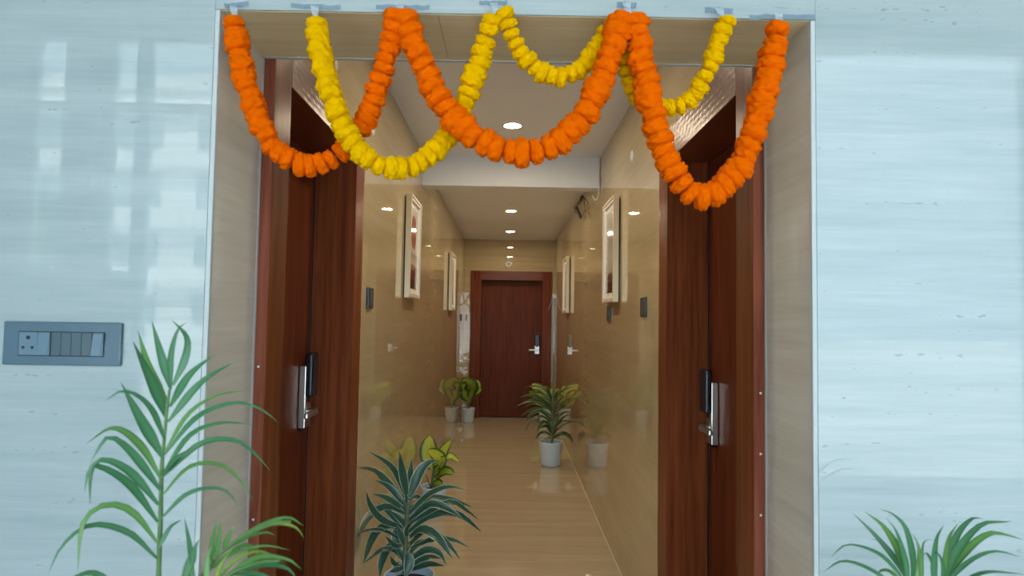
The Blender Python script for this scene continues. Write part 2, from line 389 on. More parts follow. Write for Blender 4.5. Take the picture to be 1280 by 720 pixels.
# ceilings and the beam
ce = tag(obj('ceiling', B(-A-0.05, A+0.05, RV, YB, HN, HN+0.1), 'paint'), kind='structure')
obj('lower_ceiling', B(-A-0.05, A+0.05, YB+0.15, YE+0.1, H, H+0.1), 'paint', ce)
tag(obj('trim_3', B(-A-0.02, A+0.02, YB, YB+0.16, ZB, HN+0.09, bev=0.003), 'beam'), kind='structure')
# lobby behind the camera: window wall, end walls, ceiling
YW = -2.6
tag(obj('ceiling_lobby', B(-3.9, 3.9, YW-0.2, RV, LZ, LZ+0.1), 'lobby'), kind='structure')
tag(obj('sun_leak_slab', B(-7, 7, YW-0.3, 13.0, LZ+0.1, LZ+0.3), 'lobby'), kind='structure')  # unseen slab added to keep the sun from leaking into the corridor
tag(obj('wall_lobby_left', B(-4.05, -3.9, YW-0.2, RV, 0, LZ), 'lobby'), kind='structure')
tag(obj('wall_lobby_right', B(3.9, 4.05, YW-0.2, RV, 0, LZ), 'lobby'), kind='structure')
wb = tag(obj('wall_back', B(-3.9, -3.1, YW-0.12, YW, 0, LZ), 'lobby'), kind='structure')
obj('column', B(-2.86, -2.61, YW-0.12, YW, 0, LZ), 'lobby', wb)
obj('column', B(3.35, 3.9, YW-0.12, YW, 0, LZ), 'lobby', wb)
obj('window_head', B(-3.1, -2.86, YW-0.12, YW, 3.26, LZ), 'lobby', wb)
obj('window_head', B(-2.61, 3.35, YW-0.12, YW, 3.26, LZ), 'lobby', wb)
obj('low_wall', B(-3.1, -2.86, YW-0.12, YW, 0, 1.75), 'lobby', wb)
obj('low_wall', B(-2.61, -2.43, YW-0.12, YW, 0, 1.75), 'lobby', wb)
wn = thing('window_1', None, None, (0.37, YW-0.06, 0.0), kind='structure')
for x0, x1 in ((-2.43, -2.34), (-1.12, -1.06), (0.2, 0.26), (1.62, 1.68), (3.31, 3.35)):
    obj('mullion', B(x0, x1, YW-0.09, YW-0.03, 0.0, 3.26), 'white', wn)
obj('mullion', B(-2.61, -2.57, YW-0.09, YW-0.03, 1.75, 3.26), 'white', wn)
obj('transom', B(-2.57, 0.2, YW-0.085, YW-0.035, 2.78, 2.84), 'white', wn)
obj('sill_rail', B(-2.34, 3.31, YW-0.085, YW-0.035, 0.0, 0.06), 'white', wn)
for x0, x1 in ((-2.34, -1.12), (-1.06, 0.2), (0.26, 1.62), (1.68, 3.31)):
    obj('pane', B(x0, x1, YW-0.062, YW-0.058, 0.06, 3.26), 'glass', wn)
obj('pane', B(-2.57, -2.43, YW-0.062, YW-0.058, 1.75, 3.26), 'glass', wn)
w2 = thing('window_2', None, None, (-2.98, YW-0.06, 1.75), kind='structure')
obj('mullion', B(-3.1, -3.07, YW-0.09, YW-0.03, 1.75, 3.26), 'white', w2); obj('mullion', B(-2.89, -2.86, YW-0.09, YW-0.03, 1.75, 3.26), 'white', w2)
obj('transom', B(-3.07, -2.89, YW-0.085, YW-0.035, 2.78, 2.84), 'white', w2)
obj('pane', B(-3.07, -2.89, YW-0.062, YW-0.058, 1.75, 3.26), 'glass', w2)

# ------------------------------------------------------------------ doors (frame, leaf, electronic lock)
def lock(parent, org, n, l, flip=1):
    """org: centre of the lock's foot on the leaf; n: out of the leaf; l: way the lever points"""
    n = Vector(n); l = Vector(l); org = Vector(org); z = Vector((0, 0, 1))
    def T(bm):
        for v in bm.verts: v.co = org+l*v.co.x+n*v.co.y+z*v.co.z
        bmesh.ops.recalc_face_normals(bm, faces=bm.faces); return bm
    body = obj('lock_body', T(B(-0.036, 0.036, 0.0, 0.028, 0.0, 0.245, bev=0.004, seg=2)), 'steel', parent)
    obj('card_reader', T(B(-0.038, 0.038, 0.022, 0.056, 0.120, 0.295, bev=0.012, seg=3)), 'black', body)
    obj('keyhole', T(B(-0.012, 0.012, 0.025, 0.031, 0.100, 0.122, bev=0.003)), 'black', body)
    hb = bmesh.new(); tube(hb, [(0, 0.02, 0.062), (0, 0.06, 0.062)], 0.016, 14)
    obj('lever_hub', T(hb), 'steel', body)
    lv = bmesh.new(); box(lv, -0.014, 0.125, 0.050, 0.066, 0.050, 0.074, bev=0.006, seg=2)
    obj('lever', T(lv), 'steel', body)
    obj('lower_cap', T(B(-0.034, 0.034, 0.001, 0.022, -0.008, 0.002, bev=0.002)), 'black', body)
def side_door(name, s, lockz, dabs):
    d = thing(name, None, None, (s*0.76, (RV+FO)/2, 0), kind='structure')
    def bx(x0, x1, *r, **k):
        a, b = sorted((s*x0, s*x1)); return B(a, b, *r, **k)
    for y0, y1 in ((RV+0.001, NI), (FI, FO-0.001)):
        obj('jamb', bx(BB, REC+0.03, y0, y1, 0, HT, bev=0.0015), 'jamb', d)
    obj('frame_header', bx(BB, REC+0.03, NI, FI, HB, HT, bev=0.0015), 'header', d)
    e = obj('frame_edge', bx(BB+0.0005, A-0.001, RV-0.004, RV+0.0008, 0, ZT-0.002), 'rawedge', d)
    for z in dabs:
        obj('sealant_dab', lathe([(0, 0.0018), (0.0024, 0.0012), (0.0034, 0)], (s*(A-0.012), RV-0.004, z), 8, 'Y', -1), 'silicone', e)
    lf = obj('door_leaf', bx(REC, REC+0.04, NI+0.003, FI-0.003, 0.006, HB-0.003, bev=0.001), 'wood', d)
    obj('door_stop', bx(REC-0.004, REC+0.004, FI-0.003, FI+0.001, 0.0, HB), 'darkmetal', d)
    lock(d, (s*REC, 1.118, lockz), (-s, 0, 0), (0, -1, 0))
    obj('leak_panel', bx(REC+0.045, REC+0.06, RV, FO+.05, -0.1, HT+.05), 'paint', d)  # unseen panel added behind the leaf to block light leaks
side_door('door_1', -1, 1.045, (0.42, 0.52, 0.63, 0.74, 0.83, 0.95, 1.35))
side_door('door_2', 1, 1.005, (0.72, 0.98, 1.14, 1.30))
d3 = thing('door_3', None, None, (0.03, YE, 0), kind='structure')
for x0, x1 in ((FL, FIL), (FIR, FR)):
    obj('jamb', B(x0, x1, YE-0.03, YE+0.11, 0, FT, bev=0.0015), 'jamb', d3)
obj('frame_header', B(FIL, FIR, YE-0.03, YE+0.11, FHB, FT, bev=0.0015), 'header_x', d3)
obj('door_leaf', B(FIL+0.003, FIR-0.003, YE+0.10, YE+0.14, 0.006, FHB-0.003), 'wood', d3)
lock(d3, (WY(671, 445, YE+0.1).x, YE+0.10, 0.955), (0, -1, 0), (-1, 0, 0))
obj('leak_panel', B(FL-.05, FR+.05, YE+0.2, YE+0.22, -0.1, FT+.05), 'paint', d3)  # added out of sight to close light leaks around the end door

# ------------------------------------------------------------------ ceiling downlights
def downlight(y, z, label):
    t = thing('ceiling_downlight', label, 'ceiling light', (0.0, y, z), 'round downlights along the corridor')
    obj('trim_ring', lathe([(0.052, -0.001), (0.054, -0.006), (0.066, -0.005), (0.069, 0.0)], (0, y, z), 32), 'white', t, True)
    obj('diffuser', lathe([(0, -0.0035), (0.052, -0.0030), (0.053, 0.0)], (0, y, z), 32), 'lamp', t)
downlight(1.42, HN, 'round downlight in the upper ceiling just behind the lintel')
downlight(2.63, HN, 'round white downlight in the upper ceiling in front of the beam')
downlight(4.25, H, 'round downlight in the lower ceiling just behind the beam')
downlight(5.55, H, 'round white downlight midway along the lower ceiling')
downlight(7.22, H, 'round white downlight nearest the end wall')

# ------------------------------------------------------------------ framed pictures
def art(name, kind, s):
    m, nt, b = newmat(name); N = nt.nodes.new; L = nt.links.new
    tc = N('ShaderNodeTexCoord'); sp = N('ShaderNodeSeparateXYZ'); L(tc.outputs['Generated'], sp.inputs[0])
    n = N('ShaderNodeTexNoise'); n.inputs['Scale'].default_value = 5; n.inputs['Detail'].default_value = 5; L(tc.outputs['Generated'], n.inputs['Vector'])
    ad = N('ShaderNodeMath'); ad.operation = 'MULTIPLY_ADD'; ad.inputs[1].default_value = 0.10; L(n.outputs['Fac'], ad.inputs[0]); L(sp.outputs['Z'], ad.inputs[2])
    r = N('ShaderNodeValToRGB'); r.color_ramp.interpolation = 'LINEAR'; e = r.color_ramp.elements
    if kind == 0:
        st = [(0.05, (0.12, 0.05, 0.045)), (0.33, (0.20, 0.06, 0.045)), (0.36, (0.55, 0.48, 0.42)), (0.47, (0.42, 0.30, 0.26)), (0.50, (0.62, 0.58, 0.53)), (1.0, (0.70, 0.67, 0.62))]
    else:
        st = [(0.05, (0.10, 0.05, 0.04)), (0.27, (0.14, 0.07, 0.05)), (0.31, (0.40, 0.36, 0.33)), (0.5, (0.52, 0.49, 0.46)), (0.7, (0.42, 0.41, 0.40)), (1.0, (0.62, 0.60, 0.56))]
    e[0].position, e[0].color = st[0][0], st[0][1]+(1,); e[1].position, e[1].color = st[-1][0], st[-1][1]+(1,)
    for p, c in st[1:-1]: q = e.new(p); q.color = c+(1,)
    L(ad.outputs[0], r.inputs['Fac']); out = r.outputs['Color']
    if kind == 0:      # a soft red disc in the upper half
        y = N('ShaderNodeMath'); y.operation = 'SUBTRACT'; y.inputs[1].default_value = 0.5; L(sp.outputs['Y'], y.inputs[0])
        z = N('ShaderNodeMath'); z.operation = 'SUBTRACT'; z.inputs[1].default_value = 0.70; L(sp.outputs['Z'], z.inputs[0])
        y2 = N('ShaderNodeMath'); y2.operation = 'MULTIPLY'; y2.inputs[1].default_value = 0.62; L(y.outputs[0], y2.inputs[0])
        cb = N('ShaderNodeCombineXYZ'); L(y2.outputs[0], cb.inputs[0]); L(z.outputs[0], cb.inputs[1])
        ln = N('ShaderNodeVectorMath'); ln.operation = 'LENGTH'; L(cb.outputs[0], ln.inputs[0])
        lt = N('ShaderNodeMapRange'); lt.inputs[1].default_value = 0.20; lt.inputs[2].default_value = 0.215; lt.inputs[3].default_value = 1; lt.inputs[4].default_value = 0
        L(ln.outputs['Value'], lt.inputs[0])
        mx = N('ShaderNodeMix'); mx.data_type = 'RGBA'; mx.inputs['B'].default_value = (0.42, 0.13, 0.09, 1)
        L(lt.outputs[0], mx.inputs['Factor']); L(out, mx.inputs['A']); out = mx.outputs['Result']
    L(out, b.inputs['Base Color']); b.inputs['Roughness'].default_value = 0.08
    M[name] = m
art('art_red_disc', 0, -1); art('art_grey', 1, 1)
def picture(s, y0, y1, z0, z1, am, label):
    t = thing('wall_picture', label, 'picture', (s*A, (y0+y1)/2, z0), 'framed pictures along the corridor')
    def bx(x0, x1, *r, **k):
        a, b = sorted((s*x0, s*x1)); return B(a, b, *r, **k)
    xi, xo = A-0.010, A-0.046; f = 0.016
    obj('shadow_backing', bx(A-0.0005, xi, y0+0.02, y1-0.02, z0+0.02, z1-0.02), 'black', t)  # black sheet stands in for the shadow gap between frame and wall
    for a in ((y0, y0+f, z0, z1), (y1-f, y1, z0, z1), (y0+f, y1-f, z0, z0+f), (y0+f, y1-f, z1-f, z1)):
        fr = obj('frame_bar', bx(xi, xo, *a, bev=0.0015), 'gold', t)
    g = f+0.014
    for a in ((y0+f, y0+g, z0+f, z1-f), (y1-g, y1-f, z0+f, z1-f), (y0+g, y1-g, z0+f, z0+g), (y0+g, y1-g, z1-g, z1-f)):
        obj('inner_lip', bx(xi, xo+0.006, *a), 'white', t)
    mt = obj('mount', bx(xi, xo+0.020, y0+g, y1-g, z0+g, z1-g), 'mat', t)
    k = g+0.035
    obj('artwork', bx(xo+0.0195, xo+0.0185, y0+k, y1-k, z0+k, z1-k), am, t)
picture(-1, 2.61, 3.08, 1.61, 2.28, 'art_red_disc', 'gold-framed print with a red disc, on the wall before the beam')
picture(-1, 5.61, 6.10, 1.57, 2.22, 'art_red_disc', 'gold-framed picture beyond the beam on the wall of the red disc print')
picture(1, 2.50, 2.96, 1.60, 2.27, 'art_grey', 'gold-framed grey and brown print, before the beam beside the loose wires')
picture(1, 5.73, 6.22, 1.56, 2.20, 'art_grey', 'gold-framed picture beyond the beam on the wall with the loose wires')

# ------------------------------------------------------------------ switch plates
def side_switch(s, y, z, label, wy=0.115, hz=0.10):
    t = thing('switch_plate', label, 'switch', (s*A, y, z), 'small dark switch plates in the corridor')
    def bx(x0, x1, *r, **k):
        a, b = sorted((s*x0, s*x1)); return B(a, b, *r, **k)
    obj('plate', bx(A, A-0.012, y-wy/2, y+wy/2, z-hz/2, z+hz/2, bev=0.003, seg=2), 'darkplate', t)
    for k in (-1, 1):
        obj('rocker', bx(A-0.012, A-0.016, y+k*0.021-0.019, y+k*0.021+0.019, z-hz*0.32, z+hz*0.32, bev=0.0012), 'darkrocker', t)
side_switch(-1, 1.64, 1.575, 'charcoal switch plate beside the door opposite the loose-wire wall')
side_switch(1, 1.785, 1.555, 'charcoal switch plate between a door and the grey print')
side_switch(1, 2.895, 1.53, 'charcoal switch plate just under the grey print')
side_switch(-1, 7.60, 1.49, 'charcoal switch plate near the end door past the second picture', 0.10, 0.10)
# large grey socket and switch plate on the lobby wall
p0, p1 = WY(9, 402, 0), WY(153, 457, 0)
zc = (p0.z+p1.z)/2; X0, X1 = p0.x, p1.x; hh = 0.048; PW = X1-X0
t = thing('socket_plate', 'long grey switch and socket plate on the pale tiled wall', 'switch', (X0+PW/2, 0, zc-hh))
fx = lambda f: X0+PW*f
obj('plate', B(X0, X1, -0.010, 0.0, zc-hh, zc+hh, bev=0.003, seg=2), 'greyplate', t)
z0_, z1_ = zc-0.026, zc+0.025
obj('module_bed', B(fx(.135), fx(.865), -0.0108, -0.0095, z0_-0.002, z1_+0.002), 'darkplate', t)
so = obj('socket', B(fx(.145), fx(.305), -0.0135, -0.0105, z0_, z1_, bev=0.001), 'greymod', t)
for f, z in ((.225, zc+0.013), (.185, zc-0.009), (.262, zc-0.009)):
    r_ = 0.0045 if z > zc else 0.0034
    obj('socket_hole', lathe([(0, 0.0006), (r_, 0.0006), (r_, 0)], (fx(f), -0.0135, z), 14, 'Y', -1), 'hole', so)
def rocker(f0, f1, tilt):
    bm = B(fx(f0), fx(f1), -0.016, -0.0105, z0_, z1_, bev=0.001)
    for v in bm.verts:
        if v.co.y < -0.013: v.co.x += tilt*(v.co.z-zc); v.co.y += -0.06*(v.co.z-zc)
    obj('rocker', bm, 'greymod', t)
rocker(.310, .405, 0.10)
for k in range(4):
    f0 = .415+k*.0865; obj('blank_module', B(fx(f0), fx(f0+.083), -0.0122, -0.0105, z0_, z1_, bev=0.0006), 'greyblank', t)
rocker(.768, .855, 0.12)

# ------------------------------------------------------------------ small wall fittings
def cap(name, c, axis, sgn, r, label, cat, group=None):  # round blank cover caps; no box is modelled behind them
    o = obj(name, lathe([(0, 0.008), (r*0.55, 0.0075), (r*0.9, 0.005), (r, 0.0)], c, 28, axis, sgn), 'white', None, True)
    return tag(o, label, cat, group)
q = WX(466, 161, -A); cap('round_cover_cap', (-A, q.y, q.z), 'X', 1, 0.034, 'white round cover cap high on the wall above the red disc print', 'cover cap')
q = WX(790, 195, A); cap('round_cover_cap', (A, q.y, q.z), 'X', -1, 0.032, 'white round cover cap high on the wall above the grey print', 'cover cap')
q = WX(419, 80, -A); cap('round_cover_cap', (-A, q.y, q.z), 'X', 1, 0.026, 'white round cap over the door beside the socket plate wall', 'cover cap')
q = WX(877, 79, A); cap('round_cover_cap', (A, q.y, q.z), 'X', -1, 0.020, 'small white round cap over the door on the loose-wire wall', 'cover cap')
q = WY(635.5, 330.3, YE)
t = thing('wall_detector', 'white round detector on the end wall above the door', 'detector', (q.x, YE, q.z))
obj('housing', lathe([(0, 0.012), (0.028, 0.012), (0.034, 0.017), (0.041, 0.014), (0.044, 0.0)], (q.x, YE, q.z), 28, 'Y', -1), 'white', t, True)
obj('grille', B(q.x-0.012, q.x+0.003, YE-0.016, YE-0.011, q.z-0.018, q.z+0.016), 'greyblank', t)
obj('grille', B(q.x+0.008, q.x+0.016, YE-0.016, YE-0.011, q.z-0.006, q.z+0.012), 'greyblank', t)
# loose wires by the beam
q = WX(722, 252, A)
t = thing('loose_wires', 'tangle of loose dark wires dangling from the wall beyond the beam', 'wires', (A, q.y, q.z))
def wpts(L, x): return catmull([WX(u, v, x+dx) for u, v, dx in L], 6)
for k, (L, r, m) in enumerate((
    ([(727, 244, -0.004), (726, 252, -0.03), (721, 258, -0.05), (722, 268, -0.04), (726, 273, -0.03)], 0.006, 'wire'),
    ([(727, 244, -0.004), (725, 250, -0.02), (718, 258, -0.05), (720, 266, -0.05)], 0.005, 'wire_b'),
    ([(727, 245, -0.004), (729, 253, -0.02), (735, 258, -0.02), (741, 260, -0.02)], 0.003, 'wire_b'),
    ([(728, 246, -0.004), (731, 255, -0.02), (730, 266, -0.02), (726, 272, -0.02)], 0.003, 'wire'))):
    bm = bmesh.new(); tube(bm, wpts(L, A), r, 6); obj('wire', bm, m, t, True)
c0, c1 = WX(720, 259, A-0.055), WX(726, 272, A-0.045)
bm = bmesh.new(); tube(bm, [c0, c0.lerp(c1, .15), c0.lerp(c1, .85), c1], [0.010, 0.018, 0.016, 0.009], 8); obj('connector', bm, 'wire', t, True)
# white cable down the beam's end
bm = bmesh.new(); tube(bm, catmull([(A-0.009, YB-0.007, HN-0.01), (A-0.009, YB-0.007, ZB), (A-0.012, YB-0.006, ZB-0.06), (A-0.03, YB+0.02, ZB-0.09), (A-0.05, YB+0.06, ZB-0.05)], 6), 0.0055, 8)
tag(obj('white_cable', bm, 'white', None, True), 'white cable running down the end of the ceiling beam', 'cable')
bm = bmesh.new(); tube(bm, catmull([(A-0.006, YE-0.004, 2.66), (A-0.006, YE-0.006, 2.2), (A-0.02, YE-0.05, 1.95), (A-0.05, YE-0.06, 1.75), (A-0.09, YE-0.05, 1.62)], 6), 0.0028, 6)
tag(obj('thin_cable', bm, 'white', None, True), 'thin pale cable hanging down the corner beside the end door', 'cable')
# crumpled film along the end door's frame
bm = bmesh.new(); rows = []
for i in range(26):
    z = 0.55+(1.80-0.55)*i/25; row = []
    for k in range(4):
        row.append(bm.verts.new((FR+0.001+0.010*k+random.uniform(-.002, .002), YE-0.036+random.uniform(-.012, .006)-(0.01 if i > 17 else 0), z)))
    rows.append(row)
for a, b in zip(rows, rows[1:]):
    for k in range(3): bm.faces.new((a[k], a[k+1], b[k+1], b[k]))
bmesh.ops.solidify(bm, geom=list(bm.faces), thickness=0.001)
tag(obj('plastic_film', bm, 'film'), 'crumpled strip of clear plastic film down the end door frame', 'plastic film')
# scrap of film on the floor
def scrap(u, v, n, label):
    d = ray(u, v); c = CAM+d*(-CZ/d.z); bm = bmesh.new(); rr = []
    for i in range(5):
        rr.append([bm.verts.new((c.x+(k-1.5)*0.016+random.uniform(-.006, .006), c.y+(i-2)*n+random.uniform(-.01, .01), 0.004+random.uniform(0, .014))) for k in range(4)])
    for a, b in zip(rr, rr[1:]):
        for k in range(3): bm.faces.new((a[k], a[k+1], b[k+1], b[k]))
    bmesh.ops.solidify(bm, geom=list(bm.faces), thickness=0.001)
    zm = min(x.co.z for x in bm.verts); bmesh.ops.translate(bm, verts=bm.verts, vec=(0, 0, 0.0004-zm))
    tag(obj('plastic_scrap', bm, 'film'), label, 'plastic scrap')
scrap(577, 551, 0.05, 'crumpled scrap of clear plastic on the polished floor')

# ------------------------------------------------------------------ marigold garlands
def flower_mesh(name, mat, seed):
    rnd = random.Random(seed)
    bm = bmesh.new(); bmesh.ops.create_icosphere(bm, subdivisions=4, radius=1.0)
    nc = 34; cs = []
    for i in range(nc):
        z = 1-2*(i+0.5)/nc; a = i*2.39996+rnd.uniform(-.25, .25); r = math.sqrt(max(0, 1-z*z))
        cs.append((Vector((r*math.cos(a), r*math.sin(a), z)), rnd.uniform(0.75, 1.15)))
    for v in bm.verts:
        d = v.co.normalized(); best = max(cs, key=lambda c: d.dot(c[0]))
        ang = math.acos(max(-1, min(1, d.dot(best[0]))))
        lob = max(0.0, 1-(ang/0.44)**2)
        k = 0.79+0.22*lob*best[1]+0.05*noise.noise(d*4+Vector((seed, 0, 0)))
        rr = math.hypot(d.x, d.y); pz = 3.0
        q_ = (rr**pz+abs(d.z)**pz)**(-1/pz)
        v.co = Vector((d.x*k*q_, d.y*k*q_, d.z*k*q_*0.56))
    me = bpy.data.meshes.new(name); bm.to_mesh(me); bm.free()
    for p in me.polygons: p.use_smooth = True
    me.materials.append(M[mat]); return me
FM = {c: [flower_mesh(c+'_marigold', c, i+(0 if c == 'orange' else 50)) for i in range(5)] for c in ('orange', 'yellow')}
def garland(colour, pts, rad, label, gap=0.86):
    """pts: (u, v, Y)"""
    C = catmull([WY(u, v, y) for u, v, y in pts], 12)
    L = sum((b-a).length for a, b in zip(C, C[1:]))
    n = max(4, int(L/(rad*gap))); P = resample(C, n)
    g = thing('marigold_garland', label, 'garland', tuple(P[0]), colour+' marigold garlands')
    bm = bmesh.new(); tube(bm, resample(C, 40), 0.0016, 6); obj('string', bm, 'string', g)
    for i, p in enumerate(P):
        T = (P[min(i+1, n-1)]-P[max(i-1, 0)]).normalized()
        o = bpy.data.objects.new('marigold', random.choice(FM[colour])); COL.objects.link(o); o.parent = g
        Q = T.to_track_quat('Z', 'Y').to_matrix().to_4x4() @ Matrix.Rotation(random.uniform(0, 2*PI), 4, 'Z') @ Matrix.Rotation(random.uniform(-.22, .22), 4, 'X')
        s = rad*random.uniform(0.88, 1.12)
        jit = Vector((random.uniform(-1, 1), random.uniform(-.6, .6), random.uniform(-1, 1)))*rad*0.09
        o.matrix_basis = Matrix.Translation(p-P[0]+jit) @ Q @ Matrix.Diagonal((s, s, s*random.uniform(0.9, 1.15), 1))
    return g
FY = -0.034
garland('orange', [(293, 31, FY), (297, 52, FY), (303, 84, FY), (318, 135, FY), (340, 182, -.03), (375, 205, -.02), (412, 200, -.01), (443, 172, .0), (462, 138, .0), (477, 95, -.01), (488, 52, -.02), (495, 20, FY)], 0.0265,
        'orange marigold swag hung at the corner next to the socket plate wall')
garland('yellow', [(395, 30, FY), (400, 62, -.045), (411, 108, -.075), (425, 150, -.085), (447, 187, -.085), (478, 207, -.07), (510, 209, -.045), (540, 193, -.02), (563, 165, .01), (582, 125, .015), (598, 82, .0), (608, 48, -.02), (615, 24, FY)], 0.0265,
        'long yellow marigold swag crossing in front of an orange swag')
garland('orange', [(508, 26, FY), (517, 52, -.04), (532, 88, -.05), (552, 126, -.06), (578, 158, -.06), (612, 182, -.06), (650, 191, -.06), (688, 183, -.06), (720, 158, -.06), (744, 118, -.055), (760, 76, -.045), (771, 44, -.038), (776, 28, FY)], 0.0320,
        'largest orange marigold swag across the middle of the opening')
garland('yellow', [(630, 18, FY), (640, 42, -.025), (656, 72, -.01), (676, 90, .0), (699, 97, .005), (722, 88, .012), (742, 66, .018), (755, 44, .018), (766, 33, .012)], 0.0235,
        'short shallow yellow marigold swag under the middle of the lintel')
garland('orange', [(795, 28, FY), (798, 50, FY), (804, 88, FY), (814, 136, -.04), (828, 184, -.045), (848, 224, -.045), (876, 246, -.045), (905, 232, -.045), (930, 196, -.04), (946, 152, -.035), (958, 104, FY), (966, 66, FY), (972, 38, FY)], 0.0305,
        'deepest orange marigold swag hung before the door with the loose-wire wall')
garland('yellow', [(781, 66, .022), (785, 92, .025), (795, 118, .03), (815, 132, .025), (838, 135, .02), (862, 125, .01), (880, 100, -.01), (892, 72, -.02), (901, 45, -.028), (908, 26, FY)], 0.0225,
        'yellow marigold swag half hidden behind the deepest orange swag')

# tape that holds them
def tape(u0, v0, u1, v1, wd, tail, label):
    a, b = WY(u0, v0, -0.0012), WY(u1, v1, -0.0012); d = (b-a).normalized(); s = Vector((-d.z, 0, d.x))*wd/2
    bm = bmesh.new(); n = 9; top = []; bot = []
    for i in range(n):
        p = a.lerp(b, i/(n-1)); j = Vector((0, -random.uniform(0.0, 0.004), random.uniform(-.0015, .0015)))
        top.append(bm.verts.new(p+s+j)); bot.append(bm.verts.new(p-s+j))
    for i in range(n-1): bm.faces.new((top[i], bot[i], bot[i+1], top[i+1]))
    bmesh.ops.solidify(bm, geom=list(bm.faces), thickness=0.0006)
    o = tag(obj('clear_tape', bm, 'tape'), label, 'tape', 'clear tape along the lintel edge')
    # crumpled tail down to the string
    m = WY(tail[0], tail[1], -0.004); e = WY(tail[2], tail[3], -0.03); bm = bmesh.new(); L_ = []; R_ = []
    for i in range(6):
        p = m.lerp(e, i/5); wv = 0.010*(1-0.6*i/5)
        L_.append(bm.verts.new(p+Vector((-wv, -random.uniform(0, .006), 0)))); R_.append(bm.verts.new(p+Vector((wv, -random.uniform(0, .006), 0))))
    for i in range(5): bm.faces.new((L_[i], R_[i], R_[i+1], L_[i+1]))
    bmesh.ops.solidify(bm, geom=list(bm.faces), thickness=0.0006)
    obj('tail', bm, 'film', o)
tape(281, 8, 311, 5, 0.011, (293, 8, 294, 26), 'short clear tape holding the orange swag at the socket plate corner')
tape(364, 8, 426, 10, 0.011, (394, 8, 395, 26), 'clear tape holding the end of the long yellow swag')
tape(470, 9, 537, 10, 0.010, (500, 6, 502, 18), 'clear tape holding two orange swags together')
tape(599, 4, 634, 4, 0.010, (617, 4, 620, 18), 'crumpled clear tape holding two yellow swags together')
tape(771, 6, 795, 8, 0.014, (783, 4, 786, 22), 'crumpled clear tape above the largest and deepest orange swags')
tape(881, 13, 916, 14, 0.013, (898, 10, 904, 24), 'crumpled clear tape holding the half hidden yellow swag')
tape(936, 22, 1018, 21, 0.011, (973, 18, 974, 36), 'longest clear tape past the corner holding the deepest orange swag')

# ------------------------------------------------------------------ potted plants in the corridor
def pot_parts(t, c, r, h):
    c = Vector(c)
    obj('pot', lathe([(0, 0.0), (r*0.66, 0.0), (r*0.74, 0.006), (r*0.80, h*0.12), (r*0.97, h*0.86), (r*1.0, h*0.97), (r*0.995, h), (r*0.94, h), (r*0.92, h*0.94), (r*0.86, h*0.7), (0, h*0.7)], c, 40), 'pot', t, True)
    o = obj('soil', lathe([(0, h*0.86), (r*0.5, h*0.855), (r*0.915, h*0.83), (r*0.9, h*0.80)], c, 24), 'soil', t, True)
    o.data.polygons  # soil disc sits inside the rim
def view_n(p, k=0.8, kz=0.5):
    d = (CAM-Vector(p)).normalized()
    return d*k+Vector((random.uniform(-.25, .25), random.uniform(-.1, .1), kz))
def keep_in(p, u, v, lim):
    if abs(p.x) > lim: p = WX(u, v, math.copysign(lim, p.x))
    return p
def traced_leaf(t, zoom, pl, y, dy, wd, mat, prof='blade', lim=0.655, fold=0.25, seg=10, name='leaf', base=None, k=0.8, kz=0.5, across=2):
    """pl: polyline in a zoomed crop; zoom=(u0, v0, scale); depth runs from the stem (y) to y+dy at the tip"""
    n = len(pl); P = []
    if prof == 'oval': wd = wd*1.4
    for i, (a, b) in enumerate(pl):
        u, v = zoom[0]+a/zoom[2], zoom[1]+b/zoom[2]
        f = i/(n-1); p = WY(u, v, y+dy*f**1.2)
        P.append(keep_in(p, u, v, lim))
    return obj(name, leaf(P, wd, view_n(P[len(P)//2], k, kz), prof, seg, fold, across), mat, t, True)

